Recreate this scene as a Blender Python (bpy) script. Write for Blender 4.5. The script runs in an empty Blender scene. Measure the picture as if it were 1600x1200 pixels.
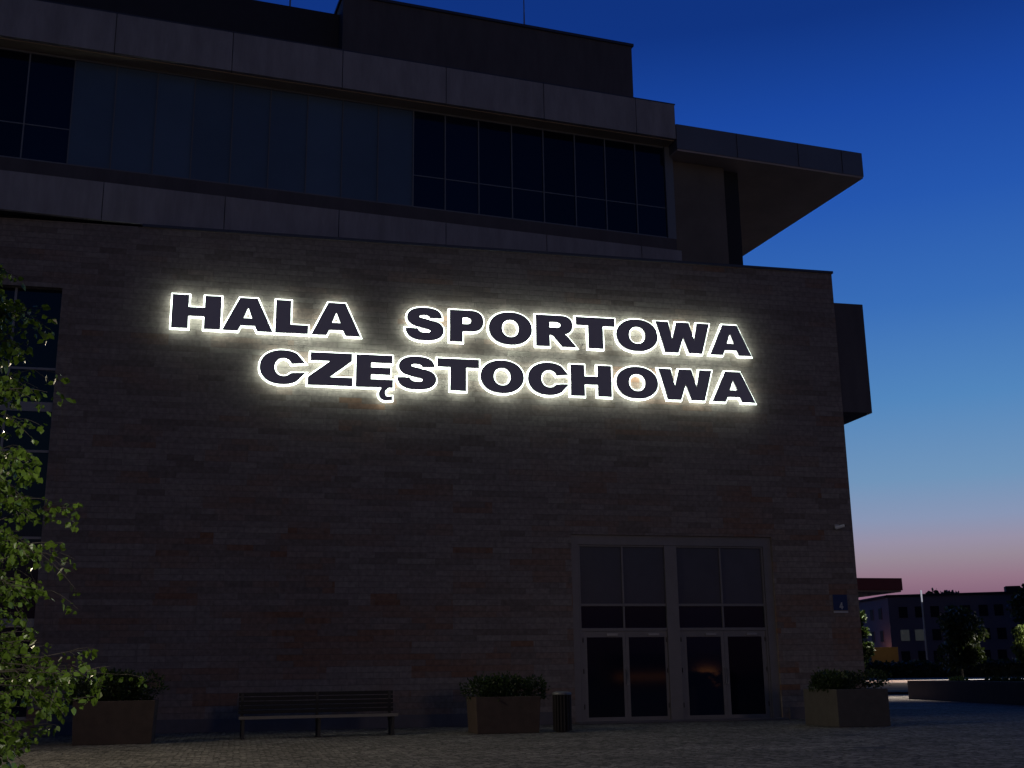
import bpy, bmesh, math, random
from mathutils import Vector, Matrix
random.seed(7)
C = bpy.context.scene.collection
sc = bpy.context.scene

# ------------------------------------------------------------------ helpers
def lin(r, g, b):
    f = lambda c: (c/255)/12.92 if c/255 <= .04045 else ((c/255+.055)/1.055)**2.4
    return (f(r), f(g), f(b), 1)

def link(name, me, mat=None, parent=None, label=None, cat=None, group=None, kind=None):
    o = bpy.data.objects.new(name, me)
    C.objects.link(o)
    if mat is not None and me is not None:
        for m in (mat if isinstance(mat, (list, tuple)) else [mat]):
            me.materials.append(m)
    if parent is not None:
        o.parent = parent
        if me is not None:                    # vertices are written in world space
            me.transform(Matrix.Translation(-world_loc(parent)))
    tag(o, label, cat, group, kind)
    return o

def world_loc(o):
    v = Vector((0, 0, 0))
    while o is not None:
        v += o.location
        o = o.parent
    return v

def tag(o, label=None, cat=None, group=None, kind=None):
    if label: o['label'] = label
    if cat: o['category'] = cat
    if group: o['group'] = group
    if kind: o['kind'] = kind

def thing(name, loc, label, cat, group=None):
    o = link(name, None, None, None, label, cat, group)
    o.location = loc
    return o

WID = lambda x, y, z: Vector((x, y, z))
P0 = Vector((-19.79, 0, 0)); ANG = .11583
UX = Vector((math.cos(ANG), math.sin(ANG), 0)); UV = Vector((-math.sin(ANG), math.cos(ANG), 0))
def UP(u, v, z):                              # frame of the turned upper storey
    return P0 + UX*u + UV*v + Vector((0, 0, z))

class MB:
    def __init__(s): s.bm = bmesh.new()
    def box(s, a, b, F=WID, mi=0):
        vs = [s.bm.verts.new(F(x, y, z)) for z in (a[2], b[2]) for y in (a[1], b[1]) for x in (a[0], b[0])]
        for q in ((0,2,3,1),(4,5,7,6),(0,1,5,4),(2,6,7,3),(0,4,6,2),(1,3,7,5)):
            f = s.bm.faces.new([vs[i] for i in q]); f.material_index = mi
        return s
    def tube(s, pts, radii, n=8, cap=True):
        rings = []
        for i, p in enumerate(pts):
            p = Vector(p)
            d = (Vector(pts[min(i+1, len(pts)-1)]) - Vector(pts[max(i-1, 0)])).normalized()
            a = d.cross(Vector((0, 0, 1)))
            if a.length < .05: a = Vector((1, 0, 0))
            a.normalize(); b = d.cross(a)
            r = radii[i] if isinstance(radii, (list, tuple)) else radii
            rings.append([s.bm.verts.new(p + a*r*math.cos(t*2*math.pi/n) + b*r*math.sin(t*2*math.pi/n)) for t in range(n)])
        for A, B in zip(rings, rings[1:]):
            for i in range(n):
                s.bm.faces.new([A[i], A[(i+1) % n], B[(i+1) % n], B[i]])
        if cap:
            s.bm.faces.new(rings[0]); s.bm.faces.new(rings[-1])
        return s
    def lathe(s, c, prof, n=20):
        rings = [[s.bm.verts.new((c[0]+r*math.cos(t*2*math.pi/n), c[1]+r*math.sin(t*2*math.pi/n), c[2]+z)) for t in range(n)] for r, z in prof]
        for A, B in zip(rings, rings[1:]):
            for i in range(n): s.bm.faces.new([A[i], A[(i+1) % n], B[(i+1) % n], B[i]])
        s.bm.faces.new(rings[0]); s.bm.faces.new(rings[-1])
        return s
    def leaf(s, p, size, d=None, asp=.7):
        p = Vector(p)
        d = d or Vector((random.gauss(0, 1), random.gauss(0, 1), random.gauss(-.35, .8)))
        d.normalize()
        w = d.cross(Vector((random.gauss(0, 1), random.gauss(0, 1), random.gauss(0, 1)))).normalized()
        n = d.cross(w)
        L = size*random.uniform(.7, 1.25); W = L*asp*.5
        v = [s.bm.verts.new(q) for q in (p, p+d*L*.35+w*W+n*L*.06, p+d*L*.72+w*W*.62+n*L*.04, p+d*L, p+d*L*.72-w*W*.62+n*L*.04, p+d*L*.35-w*W+n*L*.06)]
        s.bm.faces.new((v[0], v[1], v[2], v[3])); s.bm.faces.new((v[0], v[3], v[4], v[5]))
    def build(s, name, mat, parent=None, bevel=0, smooth=False, **k):
        bmesh.ops.recalc_face_normals(s.bm, faces=s.bm.faces[:]) if not k.pop('raw', False) else None
        if bevel:
            bmesh.ops.bevel(s.bm, geom=s.bm.edges[:], offset=bevel, segments=2, affect='EDGES', profile=.5)
        me = bpy.data.meshes.new(name); s.bm.to_mesh(me); s.bm.free()
        if smooth:
            for p in me.polygons: p.use_smooth = True
        return link(name, me, mat, parent, **k)

# ------------------------------------------------------------------ materials
def mat(name, col, rough=.7, metal=0, spec=.5, var=0, scale=3, bump=0, bscale=40, emit=None, estr=0, stretch=None, col2=None):
    m = bpy.data.materials.new(name); m.use_nodes = True
    nt = m.node_tree; N = nt.nodes; Lk = nt.links
    b = N['Principled BSDF']
    b.inputs['Base Color'].default_value = (*col[:3], 1)
    b.inputs['Roughness'].default_value = rough; b.inputs['Metallic'].default_value = metal
    b.inputs['Specular IOR Level'].default_value = spec
    if emit:
        b.inputs['Emission Color'].default_value = (*emit[:3], 1); b.inputs['Emission Strength'].default_value = estr
    tc = N.new('ShaderNodeTexCoord'); mp = N.new('ShaderNodeMapping')
    Lk.new(tc.outputs['Object'], mp.inputs[0])
    if stretch: mp.inputs['Scale'].default_value = stretch
    if var or col2:
        n = N.new('ShaderNodeTexNoise'); n.inputs['Scale'].default_value = scale; n.inputs['Detail'].default_value = 6
        n.inputs['Roughness'].default_value = .65
        Lk.new(mp.outputs[0], n.inputs['Vector'])
        r = N.new('ShaderNodeValToRGB'); r.color_ramp.elements[0].position = .3; r.color_ramp.elements[1].position = .7
        a = [c*(1-var) for c in col[:3]]; c2 = col2[:3] if col2 else [c*(1+var) for c in col[:3]]
        r.color_ramp.elements[0].color = (*a, 1); r.color_ramp.elements[1].color = (*c2, 1)
        Lk.new(n.outputs['Fac'], r.inputs[0]); Lk.new(r.outputs[0], b.inputs['Base Color'])
    if bump:
        n2 = N.new('ShaderNodeTexNoise'); n2.inputs['Scale'].default_value = bscale; n2.inputs['Detail'].default_value = 5
        Lk.new(mp.outputs[0], n2.inputs['Vector'])
        bp = N.new('ShaderNodeBump'); bp.inputs['Strength'].default_value = bump; bp.inputs['Distance'].default_value = .02
        Lk.new(n2.outputs['Fac'], bp.inputs['Height']); Lk.new(bp.outputs[0], b.inputs['Normal'])
    return m

def stone_mat(name, axes, w=.66, h=.15, base=(.24, .205, .185), dark=(.19, .155, .135), warm=(.24, .125, .075), light=(.285, .25, .22), offs=(0, 0)):
    """coursed split stone in random lengths: a brick grid whose blocks are tinted one by one"""
    m = bpy.data.materials.new(name); m.use_nodes = True
    nt = m.node_tree; N = nt.nodes; Lk = nt.links; b = N['Principled BSDF']
    b.inputs['Roughness'].default_value = .85; b.inputs['Specular IOR Level'].default_value = .25
    tc = N.new('ShaderNodeTexCoord'); sp = N.new('ShaderNodeSeparateXYZ'); cb = N.new('ShaderNodeCombineXYZ')
    Lk.new(tc.outputs['Object'], sp.inputs[0])
    if axes == 'YZ': Lk.new(sp.outputs['Y'], cb.inputs['X'])
    else: Lk.new(sp.outputs['X'], cb.inputs['X'])
    Lk.new(sp.outputs['Z'], cb.inputs['Y'])
    def brick(bw, bh, mortar, off, sq=1, sqf=2):
        t = N.new('ShaderNodeTexBrick')
        t.inputs['Scale'].default_value = 1; t.inputs['Brick Width'].default_value = bw; t.inputs['Row Height'].default_value = bh
        t.inputs['Mortar Size'].default_value = mortar*.8; t.inputs['Mortar Smooth'].default_value = .3
        t.offset = off; t.squash = sq; t.squash_frequency = sqf
        t.inputs['Color1'].default_value = (0, 0, 0, 1); t.inputs['Color2'].default_value = (1, 1, 1, 1); t.inputs['Mortar'].default_value = (.5, .5, .5, 1)
        Lk.new(cb.outputs[0], t.inputs['Vector']); return t
    A = brick(w, h, .006, .37, 1.5, 3); B = brick(w*2.3, h*2, 0, .43, .7, 2)
    r1 = N.new('ShaderNodeValToRGB'); e = r1.color_ramp; e.interpolation = 'LINEAR'
    e.elements[0].position = 0; e.elements[0].color = (*dark, 1); e.elements[1].position = 1; e.elements[1].color = (*light, 1)
    for p, c in ((.25, base), (.75, tuple(x*1.12 for x in base))):
        k = e.elements.new(p); k.color = (*c, 1)
    Lk.new(A.outputs['Color'], r1.inputs[0])
    # warm reddish blocks here and there, gathered in loose patches
    n = N.new('ShaderNodeTexNoise'); n.inputs['Scale'].default_value = .35; n.inputs['Detail'].default_value = 2
    Lk.new(cb.outputs[0], n.inputs['Vector'])
    ad = N.new('ShaderNodeMath'); ad.operation = 'MULTIPLY_ADD'; ad.inputs[1].default_value = .9; Lk.new(n.outputs['Fac'], ad.inputs[0]); Lk.new(B.outputs['Color'], ad.inputs[2])
    zr = N.new('ShaderNodeMapRange'); zr.inputs[1].default_value = 0; zr.inputs[2].default_value = 9; zr.inputs[3].default_value = .22; zr.inputs[4].default_value = -.22
    Lk.new(sp.outputs['Z'], zr.inputs[0])
    ad2 = N.new('ShaderNodeMath'); ad2.operation = 'ADD'; Lk.new(ad.outputs[0], ad2.inputs[0]); Lk.new(zr.outputs[0], ad2.inputs[1])
    th = N.new('ShaderNodeMapRange'); th.inputs[1].default_value = .92; th.inputs[2].default_value = 1.35; th.inputs[4].default_value = .95
    Lk.new(ad2.outputs[0], th.inputs[0])
    mul = N.new('ShaderNodeMath'); mul.operation = 'MULTIPLY'; Lk.new(th.outputs[0], mul.inputs[0]); Lk.new(A.outputs['Color'], mul.inputs[1])
    mx = N.new('ShaderNodeMix'); mx.data_type = 'RGBA'; mx.inputs[7].default_value = (*warm, 1)
    Lk.new(mul.outputs[0], mx.inputs[0]); Lk.new(r1.outputs[0], mx.inputs[6])
    # grain
    g = N.new('ShaderNodeTexNoise'); g.inputs['Scale'].default_value = 9; g.inputs['Detail'].default_value = 6; Lk.new(tc.outputs['Object'], g.inputs['Vector'])
    gr = N.new('ShaderNodeMapRange'); gr.inputs[1].default_value = .25; gr.inputs[2].default_value = .75; gr.inputs[3].default_value = .72; gr.inputs[4].default_value = 1.25
    Lk.new(g.outputs['Fac'], gr.inputs[0])
    m2 = N.new('ShaderNodeMix'); m2.data_type = 'RGBA'; m2.blend_type = 'MULTIPLY'; m2.inputs[0].default_value = 1
    Lk.new(mx.outputs[2], m2.inputs[6]); Lk.new(gr.outputs[0], m2.inputs[7])
    # mortar
    m3 = N.new('ShaderNodeMix'); m3.data_type = 'RGBA'; m3.inputs[7].default_value = (.17, .145, .128, 1)
    Lk.new(A.outputs['Fac'], m3.inputs[0]); Lk.new(m2.outputs[2], m3.inputs[6]); Lk.new(m3.outputs[2], b.inputs['Base Color'])
    # relief: joints, each block set a little in or out, and grain
    iv = N.new('ShaderNodeMath'); iv.operation = 'MULTIPLY_ADD'; iv.inputs[1].default_value = -1.2; Lk.new(A.outputs['Fac'], iv.inputs[0])
    Lk.new(A.outputs['Color'], iv.inputs[2])
    a3 = N.new('ShaderNodeMath'); a3.operation = 'MULTIPLY_ADD'; a3.inputs[1].default_value = .5; Lk.new(g.outputs['Fac'], a3.inputs[0]); Lk.new(iv.outputs[0], a3.inputs[2])
    bp = N.new('ShaderNodeBump'); bp.inputs['Strength'].default_value = .7; bp.inputs['Distance'].default_value = .014
    Lk.new(a3.outputs[0], bp.inputs['Height']); Lk.new(bp.outputs[0], b.inputs['Normal'])
    return m

M = {}
M['stone'] = stone_mat('stone', 'XZ')
M['stone_side'] = stone_mat('stone_side', 'YZ')
M['concrete'] = mat('concrete', (.30, .29, .30), .8, var=.20, scale=1.6, bump=.15, bscale=30, stretch=(1.6, 1.6, .35))
M['soffit'] = mat('soffit', (.34, .27, .20), .85, var=.15, scale=.8, bump=.1)
M['render_wall'] = mat('render_wall', (.17, .145, .12), .85, var=.15, scale=.8, bump=.1)
M['canopy_soffit'] = mat('canopy_soffit', (.45, .37, .31), .85, var=.12, scale=.8, bump=.1)
M['joint'] = mat('joint', (.03, .03, .035), .9)
M['zinc'] = mat('zinc', (.16, .17, .19), .5, metal=.3, var=.08, scale=.7)
M['plant_room'] = mat('plant_room', (.10, .09, .095), .8, var=.18, scale=1.4, bump=.15, stretch=(1.5, 1.5, .4))
M['dark_block'] = mat('dark_block', (.035, .035, .045), .85, var=.1)
M['frame'] = mat('frame', (.30, .30, .31), .45, metal=.5)
M['strip_frame'] = mat('strip_frame', (.20, .21, .22), .45, metal=.2)
M['door_frame'] = mat('door_frame', (.20, .19, .195), .5, metal=.35, var=.08)
M['glass'] = mat('glass', (.006, .010, .026), .06, spec=.5)
M['frosted'] = mat('frosted', (.09, .14, .21), .30, spec=.5, var=.1, scale=.5)
M['blind_glass'] = mat('blind_glass', (.075, .075, .10), .2, spec=.5, var=.08, scale=2)
M['coping'] = mat('coping', (.07, .08, .11), .5, metal=.4)
M['plinth'] = mat('plinth', (.13, .12, .13), .8, var=.15, scale=2, bump=.2)
M['black_metal'] = mat('black_metal', (.025, .025, .028), .5, metal=.3)
M['letter_face'] = mat('letter_face', (.62, .57, .58), .55, spec=.3)
M['letter_side'] = mat('letter_side', (.95, .97, .95), .4, emit=(.86, 1.0, .88), estr=6)
M['wood'] = mat('wood', (.010, .008, .008), .65, var=.3, scale=3, stretch=(.6, 8, 8), bump=.2)
M['wood_light'] = mat('wood_light', (.19, .17, .15), .5, var=.1, scale=3)
M['pot'] = mat('pot', (.075, .053, .043), .9, var=.18, scale=5, bump=.4, bscale=60)
M['pot_pale'] = mat('pot_pale', (.080, .073, .068), .9, var=.15, scale=5, bump=.4, bscale=60)
M['soil'] = mat('soil', (.03, .022, .016), 1, bump=.6, bscale=30)
M['bark'] = mat('bark', (.055, .046, .038), .9, var=.3, scale=12, bump=.5)
M['corten'] = mat('corten', (.045, .024, .02), .85, var=.25, scale=2, bump=.2)
M['red'] = mat('red', (.20, .035, .03), .6, var=.1)
M['yellow'] = mat('yellow', (.42, .22, .04), .6, var=.12, scale=1)
M['far_wall'] = mat('far_wall', (.17, .135, .17), .9, var=.12, scale=.15)
M['far_glass'] = mat('far_glass', (.01, .01, .015), .65, spec=.2)
M['steel'] = mat('steel', (.30, .30, .31), .4, metal=.6)
M['blue_sign'] = mat('blue_sign', (.012, .03, .12), .4)
M['white'] = mat('white', (.75, .76, .78), .5)
M['white_grey'] = mat('white_grey', (.5, .5, .5), .5)

M['lamp_tube'] = mat('lamp_tube', (.6, .6, .6), .4, emit=(.9, .9, 1), estr=.35)
M['far_lit'] = mat('far_lit', (.2, .2, .2), .5, emit=(.75, .8, .7), estr=.018)
M['lit'] = mat('lit', (.1, .05, .02), .6, emit=(1, .36, .09), estr=1.1)
M['lit_dim'] = mat('lit_dim', (.1, .05, .02), .6, emit=(1, .36, .1), estr=.35)
def leaf_mat(name, col, trans=.3, rough=.45):
    m = mat(name, col, rough, var=.6, scale=3.5, spec=.5)
    b = m.node_tree.nodes['Principled BSDF']
    nt = m.node_tree; N = nt.nodes; Lk = nt.links
    t = N.new('ShaderNodeBsdfTranslucent'); t.inputs[0].default_value = (col[0]*1.3, col[1]*1.4, col[2]*.7, 1)
    mx = N.new('ShaderNodeMixShader'); mx.inputs[0].default_value = trans
    out = N['Material Output']
    Lk.new(b.outputs[0], mx.inputs[1]); Lk.new(t.outputs[0], mx.inputs[2]); Lk.new(mx.outputs[0], out.inputs[0])
    return m
M['birch_leaf'] = leaf_mat('birch_leaf', (.085, .14, .02), .35, .24)
M['shrub_leaf'] = leaf_mat('shrub_leaf', (.035, .06, .018))
M['tree_leaf'] = leaf_mat('tree_leaf', (.04, .055, .02))
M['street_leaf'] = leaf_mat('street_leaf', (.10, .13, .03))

def vary_emission(m, lo, hi, scale):            # single LEDs glow a little unevenly along the rim
    nt = m.node_tree; N = nt.nodes; Lk = nt.links
    tc = N.new('ShaderNodeTexCoord'); n = N.new('ShaderNodeTexNoise'); n.inputs['Scale'].default_value = scale; n.inputs['Detail'].default_value = 1
    Lk.new(tc.outputs['Object'], n.inputs['Vector'])
    r = N.new('ShaderNodeMapRange'); r.inputs[1].default_value = .35; r.inputs[2].default_value = .65; r.inputs[3].default_value = lo; r.inputs[4].default_value = hi
    Lk.new(n.outputs['Fac'], r.inputs[0]); Lk.new(r.outputs[0], N['Principled BSDF'].inputs['Emission Strength'])
vary_emission(M['letter_side'], 2.8, 7.6, 3.5)
def vary_object(m, amt):                        # every pane a slightly different tone
    nt = m.node_tree; N = nt.nodes; Lk = nt.links; b = N['Principled BSDF']
    oi = N.new('ShaderNodeObjectInfo'); r = N.new('ShaderNodeMapRange'); r.inputs[3].default_value = 1-amt; r.inputs[4].default_value = 1+amt
    Lk.new(oi.outputs['Random'], r.inputs[0])
    mx = N.new('ShaderNodeMix'); mx.data_type = 'RGBA'; mx.blend_type = 'MULTIPLY'; mx.inputs[0].default_value = 1
    if b.inputs['Base Color'].is_linked: Lk.new(b.inputs['Base Color'].links[0].from_socket, mx.inputs[6])
    else: mx.inputs[6].default_value = b.inputs['Base Color'].default_value
    Lk.new(r.outputs[0], mx.inputs[7]); Lk.new(mx.outputs[2], b.inputs['Base Color'])
vary_object(M['frosted'], .10); vary_object(M['blind_glass'], .12); vary_object(M['glass'], .6)
def plaza_mat():
    m = bpy.data.materials.new('plaza_paving'); m.use_nodes = True
    nt = m.node_tree; N = nt.nodes; Lk = nt.links; b = N['Principled BSDF']
    b.inputs['Roughness'].default_value = .9; b.inputs['Specular IOR Level'].default_value = .1
    tc = N.new('ShaderNodeTexCoord')
    v = N.new('ShaderNodeTexVoronoi'); v.inputs['Scale'].default_value = 9.5; v.inputs['Randomness'].default_value = .55
    Lk.new(tc.outputs['Object'], v.inputs['Vector'])
    ve = N.new('ShaderNodeTexVoronoi'); ve.feature = 'DISTANCE_TO_EDGE'; ve.inputs['Scale'].default_value = 9.5; ve.inputs['Randomness'].default_value = .55
    Lk.new(tc.outputs['Object'], ve.inputs['Vector'])
    se = N.new('ShaderNodeSeparateColor'); Lk.new(v.outputs['Color'], se.inputs[0])
    r = N.new('ShaderNodeValToRGB'); r.color_ramp.elements[0].color = (.13, .125, .11, 1); r.color_ramp.elements[1].color = (.36, .34, .29, 1)
    Lk.new(se.outputs[0], r.inputs[0])
    n = N.new('ShaderNodeTexNoise'); n.inputs['Scale'].default_value = .6; n.inputs['Detail'].default_value = 7; n.inputs['Roughness'].default_value = .7
    Lk.new(tc.outputs['Object'], n.inputs['Vector'])
    nr = N.new('ShaderNodeMapRange'); nr.inputs[1].default_value = .3; nr.inputs[2].default_value = .7; nr.inputs[3].default_value = .55; nr.inputs[4].default_value = 1.25
    Lk.new(n.outputs['Fac'], nr.inputs[0])
    mu = N.new('ShaderNodeMix'); mu.data_type = 'RGBA'; mu.blend_type = 'MULTIPLY'; mu.inputs[0].default_value = 1
    Lk.new(r.outputs[0], mu.inputs[6]); Lk.new(nr.outputs[0], mu.inputs[7])
    ed = N.new('ShaderNodeMapRange'); ed.inputs[1].default_value = .0; ed.inputs[2].default_value = .09
    Lk.new(ve.outputs['Distance'], ed.inputs[0])
    m3 = N.new('ShaderNodeMix'); m3.data_type = 'RGBA'; m3.inputs[6].default_value = (.05, .048, .04, 1)
    Lk.new(ed.outputs[0], m3.inputs[0]); Lk.new(mu.outputs[2], m3.inputs[7]); Lk.new(m3.outputs[2], b.inputs['Base Color'])
    bp = N.new('ShaderNodeBump'); bp.inputs['Strength'].default_value = .9; bp.inputs['Distance'].default_value = .02
    Lk.new(ed.outputs[0], bp.inputs['Height']); Lk.new(bp.outputs[0], b.inputs['Normal'])
    return m
M['plaza'] = plaza_mat()
M['asphalt'] = mat('asphalt', (.05, .05, .052), .85, var=.2, scale=.4, bump=.2, bscale=20)
M['path'] = mat('path', (.34, .32, .29), .85, var=.12, scale=.4, bump=.2, bscale=20)
M['grass'] = mat('grass', (.025, .035, .014), 1, var=.3, scale=.5, bump=.5, bscale=8)

# ------------------------------------------------------------------ setting
def sheet(name, pts, z, m, kind='structure'):
    me = bpy.data.meshes.new(name); me.from_pydata([(x, y, z) for x, y in pts], [], [tuple(range(len(pts)))])
    return link(name, me, m, kind=kind)
CAM = Vector((-16.827, -30.097, 1.25))
_th = .54; DH = (math.sin(_th), math.cos(_th)); DS = (math.cos(_th), -math.sin(_th))
R_ = (lambda d, s: (CAM[0]+d*DH[0]+s*DS[0], CAM[1]+d*DH[1]+s*DS[1]))
def rise(d):                                   # the street beyond the plaza lies half a metre higher
    f = max(0, min(1, (d-68)/22)); return .47*f*f*(3-2*f)
def strip(name, d0, d1, s0, s1, dz, m, n=1):
    vs = []; fs = []
    for i in range(n+1):
        d = d0+(d1-d0)*i/n
        for q in (s0, s1): vs.append((*R_(d, q), rise(d)+dz))
    for i in range(n): fs.append((2*i, 2*i+1, 2*i+3, 2*i+2))
    me = bpy.data.meshes.new(name); me.from_pydata(vs, [], fs)
    return link(name, me, m, kind='structure')
gv = [-400, 0, 40, 66]+[68+i*2 for i in range(12)]+[150, 1200]
vs = []; fs = []
for d in gv:
    for q in (-900, 900): vs.append((*R_(d, q), rise(d)-.008))
for i in range(len(gv)-1): fs.append((2*i, 2*i+1, 2*i+3, 2*i+2))
me = bpy.data.meshes.new('ground'); me.from_pydata(vs, [], fs); link('ground', me, M['grass'], kind='structure')
strip('plaza', -90, 67, -90, 70, -.004, M['plaza'])
strip('pavement', 84, 98, -40, 80, .004, M['path'], 7)
strip('road', 102, 118, -60, 120, .004, M['asphalt'])
G0 = .47

# ------------------------------------------------------------------ the sports hall
hall = thing('sports_hall', (-10, 0, 0), 'long stone sports hall with a turned glazed upper storey and a cantilevered roof', 'building')
XL = -46
# stone wall with its openings: door recess and the tall bay at the left
dX0, dX1, dZ = -8.31, -2.52, 4.88
bX0, bX1, bZ0, bZ1 = -27.5, -21.41, .35, 11.18
TH = .55; TOP = 12.79
w = MB()
xs = [XL, bX0, bX1, dX0, dX1, 0]
w.box((XL, 0, 0), (bX0, TH, TOP)).box((bX0, 0, bZ1), (bX1, TH, TOP)).box((bX0, 0, 0), (bX1, TH, bZ0))
w.box((bX1, 0, 0), (dX0, TH, TOP)).box((dX0, 0, dZ), (dX1, TH, TOP)).box((dX1, 0, 0), (-.003, TH, TOP))
w.build('stone_wall', M['stone'], hall)
MB().box((-.35, TH, 0), (0, 34, TOP)).build('side_wall', M['stone_side'], hall)
MB().box((XL, TH, TOP-.3), (-.35, 34, TOP-.05)).build('flat_roof', M['joint'], hall)
MB().box((-19.79, -.05, 12.79), (.03, .62, 12.86)).box((-.40, .62, 12.79), (.03, 34, 12.86)).build('coping', M['coping'], hall)
MB().box((bX1-.005, -.035, 0), (dX0-.25, -.002, .31)).box((dX1+.2, -.035, 0), (.035, -.002, .31)).build('plinth', M['plinth'], hall)
MB().box((XL+.5, 3, 0), (-.5, 3.1, 12)).build('inner_wall', M['dark_block'], hall)

# door recess: reveal lining, frame, panes and four leaves
s = MB()
s.box((dX0, .08, 0), (dX0+.20, .40, dZ)).box((dX1-.24, .08, 0), (dX1, .40, dZ)).box((dX0+.20, .08, 4.62), (dX1-.24, .40, dZ))
s.build('door_surround', M['door_frame'], hall)
f = MB()
yf = .14
f.box((-8.10, yf-.03, 0), (-8.05, yf+.1, 4.615)).box((-2.81, yf-.03, 0), (-2.765, yf+.1, 4.615))
f.box((-5.66, yf-.05, 0), (-5.31, yf+.1, 4.615))
for a, b, mid in ((-8.05, -5.66, -6.86), (-5.31, -2.81, -4.03)):
    f.box((a, yf-.02, 4.57), (b, yf+.1, 4.615)).box((a, yf-.02, 2.99), (b, yf+.1, 3.06)).box((a, yf-.02, 2.34), (b, yf+.1, 2.42))
    f.box((mid-.025, yf-.015, 3.061), (mid+.025, yf+.1, 4.569)).box((mid-.025, yf-.015, 2.421), (mid+.025, yf+.1, 2.989))
f.build('entrance_frame', M['door_frame'], hall, bevel=.004)
for a, b in ((-8.05, -6.885), (-6.835, -5.66), (-5.31, -4.055), (-4.005, -2.81)):
    MB().box((a, yf+.03, 3.061), (b, yf+.05, 4.569)).build('fanlight_pane', M['blind_glass'], hall)
    MB().box((a, yf+.03, 2.421), (b, yf+.05, 2.989)).build('transom_pane', M['glass'], hall)
for i, (a, b) in enumerate(((-8.045, -6.845), (-6.84, -5.665), (-5.305, -4.04), (-4.035, -2.815))):
    ga, gb = ((-7.91, -6.92), (-6.75, -5.74), (-5.12, -4.13), (-3.93, -2.94))[i]
    d = MB().box((a, yf, .02), (ga, yf+.06, 2.335)).box((gb, yf, .02), (b, yf+.06, 2.335)).box((ga, yf, .02), (gb, yf+.06, .14)).box((ga, yf, 2.18), (gb, yf+.06, 2.335))
    door = d.build('door', M['door_frame'], hall)
    MB().box((ga, yf+.02, .14), (gb, yf+.035, 2.18)).build('glass_pane', M['glass'], door)
    hx = (gb+.07) if i % 2 == 0 else (ga-.07)
    MB().tube([(hx, yf, .95), (hx, yf-.06, .95), (hx, yf-.06, 1.35), (hx, yf, 1.35)], .014, 6).build('handle', M['steel'], door)
    MB().box((ga+.55, yf-.035, 2.22), (ga+.85, yf-.001, 2.28)).build('door_closer', M['steel'], door)
    hxx = a+.03 if i % 2 == 0 else b-.03
    for z in (.35, 1.25, 2.05): MB().tube([(hxx, yf-.012, z), (hxx, yf-.012, z+.12)], .012, 6).build('hinge', M['black_metal'], door)
MB().box((dX0, -.35, 0), (dX1, .08, .045)).build('doorstep', M['plinth'], hall, bevel=.005)

# tall bay at the left
s = MB().box((-21.63, -.03, bZ0), (bX1, .35, bZ1)).box((bX0, -.03, 10.98), (-21.63, .35, bZ1))
s.build('window_surround', M['stone'], hall)
for k in range(5):
    x1 = -21.63-1.16*k; x0 = x1-1.16
    bay = MB().box((x0, .16, bZ0), (x0+.06, .26, 10.98))
    for z, t in ((8.85, .06), (7.78, .24), (6.74, .06), (4.6, .06), (2.5, .2), (bZ0, .08)):
        bay.box((x0+.06, .18, z), (x1, .25, z+t))
    wdw = bay.build('tall_window', M['frame'], hall)
    MB().box((x0+.06, .21, bZ0+.08), (x1, .225, 10.98)).build('window_pane', M['glass'], wdw)

# upper storey, turned by 6.6 degrees: panel bands, soffit, glazed strip
E0, E1 = -12.8, 15.9
def panels(z0, z1, name, depth):
    b = MB()
    edges = [-1.03+3.11*k for k in range(-4, 6)]
    edges = [E0]+[e for e in edges if E0 < e < E1-.2]+[E1]
    for a, c in zip(edges, edges[1:]):
        b.box((a+.009, 0, z0), (c-.009, .12, z1), UP)
    o = b.build(name, M['concrete'], hall, bevel=.006)
    MB().box((E0+.02, .121, z0+.02), (E1-.02, depth, z1-.01), UP).build(name+'_core', M['joint'], o)
panels(17.69, 18.87, 'upper_fascia', .9)
panels(12.862, 13.92, 'lower_fascia', .5)
MB().box((E0, .0, 18.875), (E1+.02, .95, 18.91), UP).build('fascia_capping', M['coping'], hall)
MB().box((E0, .125, 17.66), (E1-.015, 6, 17.689), UP).build('soffit', M['soffit'], hall)
MB().box((E0, .505, 12.87), (E1+.1, .9, 14.50), UP).build('sill_wall', M['plant_room'], hall)
MB().box((E0, .9, 12.87), (-3, 9, 18.6), UP).box((-3, 4.4, 12.87), (15.9, 9, 18.6), UP).build('upper_core', M['dark_block'], hall)
MB().box((15.745, .55, 14.505), (16.03, .9, 17.655), UP).build('corner_post', M['strip_frame'], hall)
mull = [-11.45, -10.4, -9.35, -8.3, -7.25, -6.2, -5.15, -4.2, -3.14, -2.0, -.92, .16, 1.16, 2.22, 3.26, 4.32, 5.34, 6.40, 7.46, 8.44, 9.49, 10.55, 11.58, 12.63, 13.66, 14.71, 15.74]
for a, b in zip(mull, mull[1:]):
    frosty = -2.05 < a < 7.4
    t = .014 if frosty else .018
    fr = MB().box((a-t, .57, 14.56), (a+t, .68, 17.60), UP).box((a-t, .57, 14.505), (b-t, .68, 14.56), UP).box((a-t, .57, 17.60), (b-t, .68, 17.655), UP)
    if not frosty: fr.box((a+t, .60, 15.535), (b-t, .66, 15.565), UP)
    wd = fr.build('window', M['zinc'] if frosty else M['strip_frame'], hall)
    MB().box((a+t, .61, 14.56), (b-t, .63, 17.60), UP).build('window_pane', M['frosted'] if frosty else M['glass'], wd)
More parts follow.
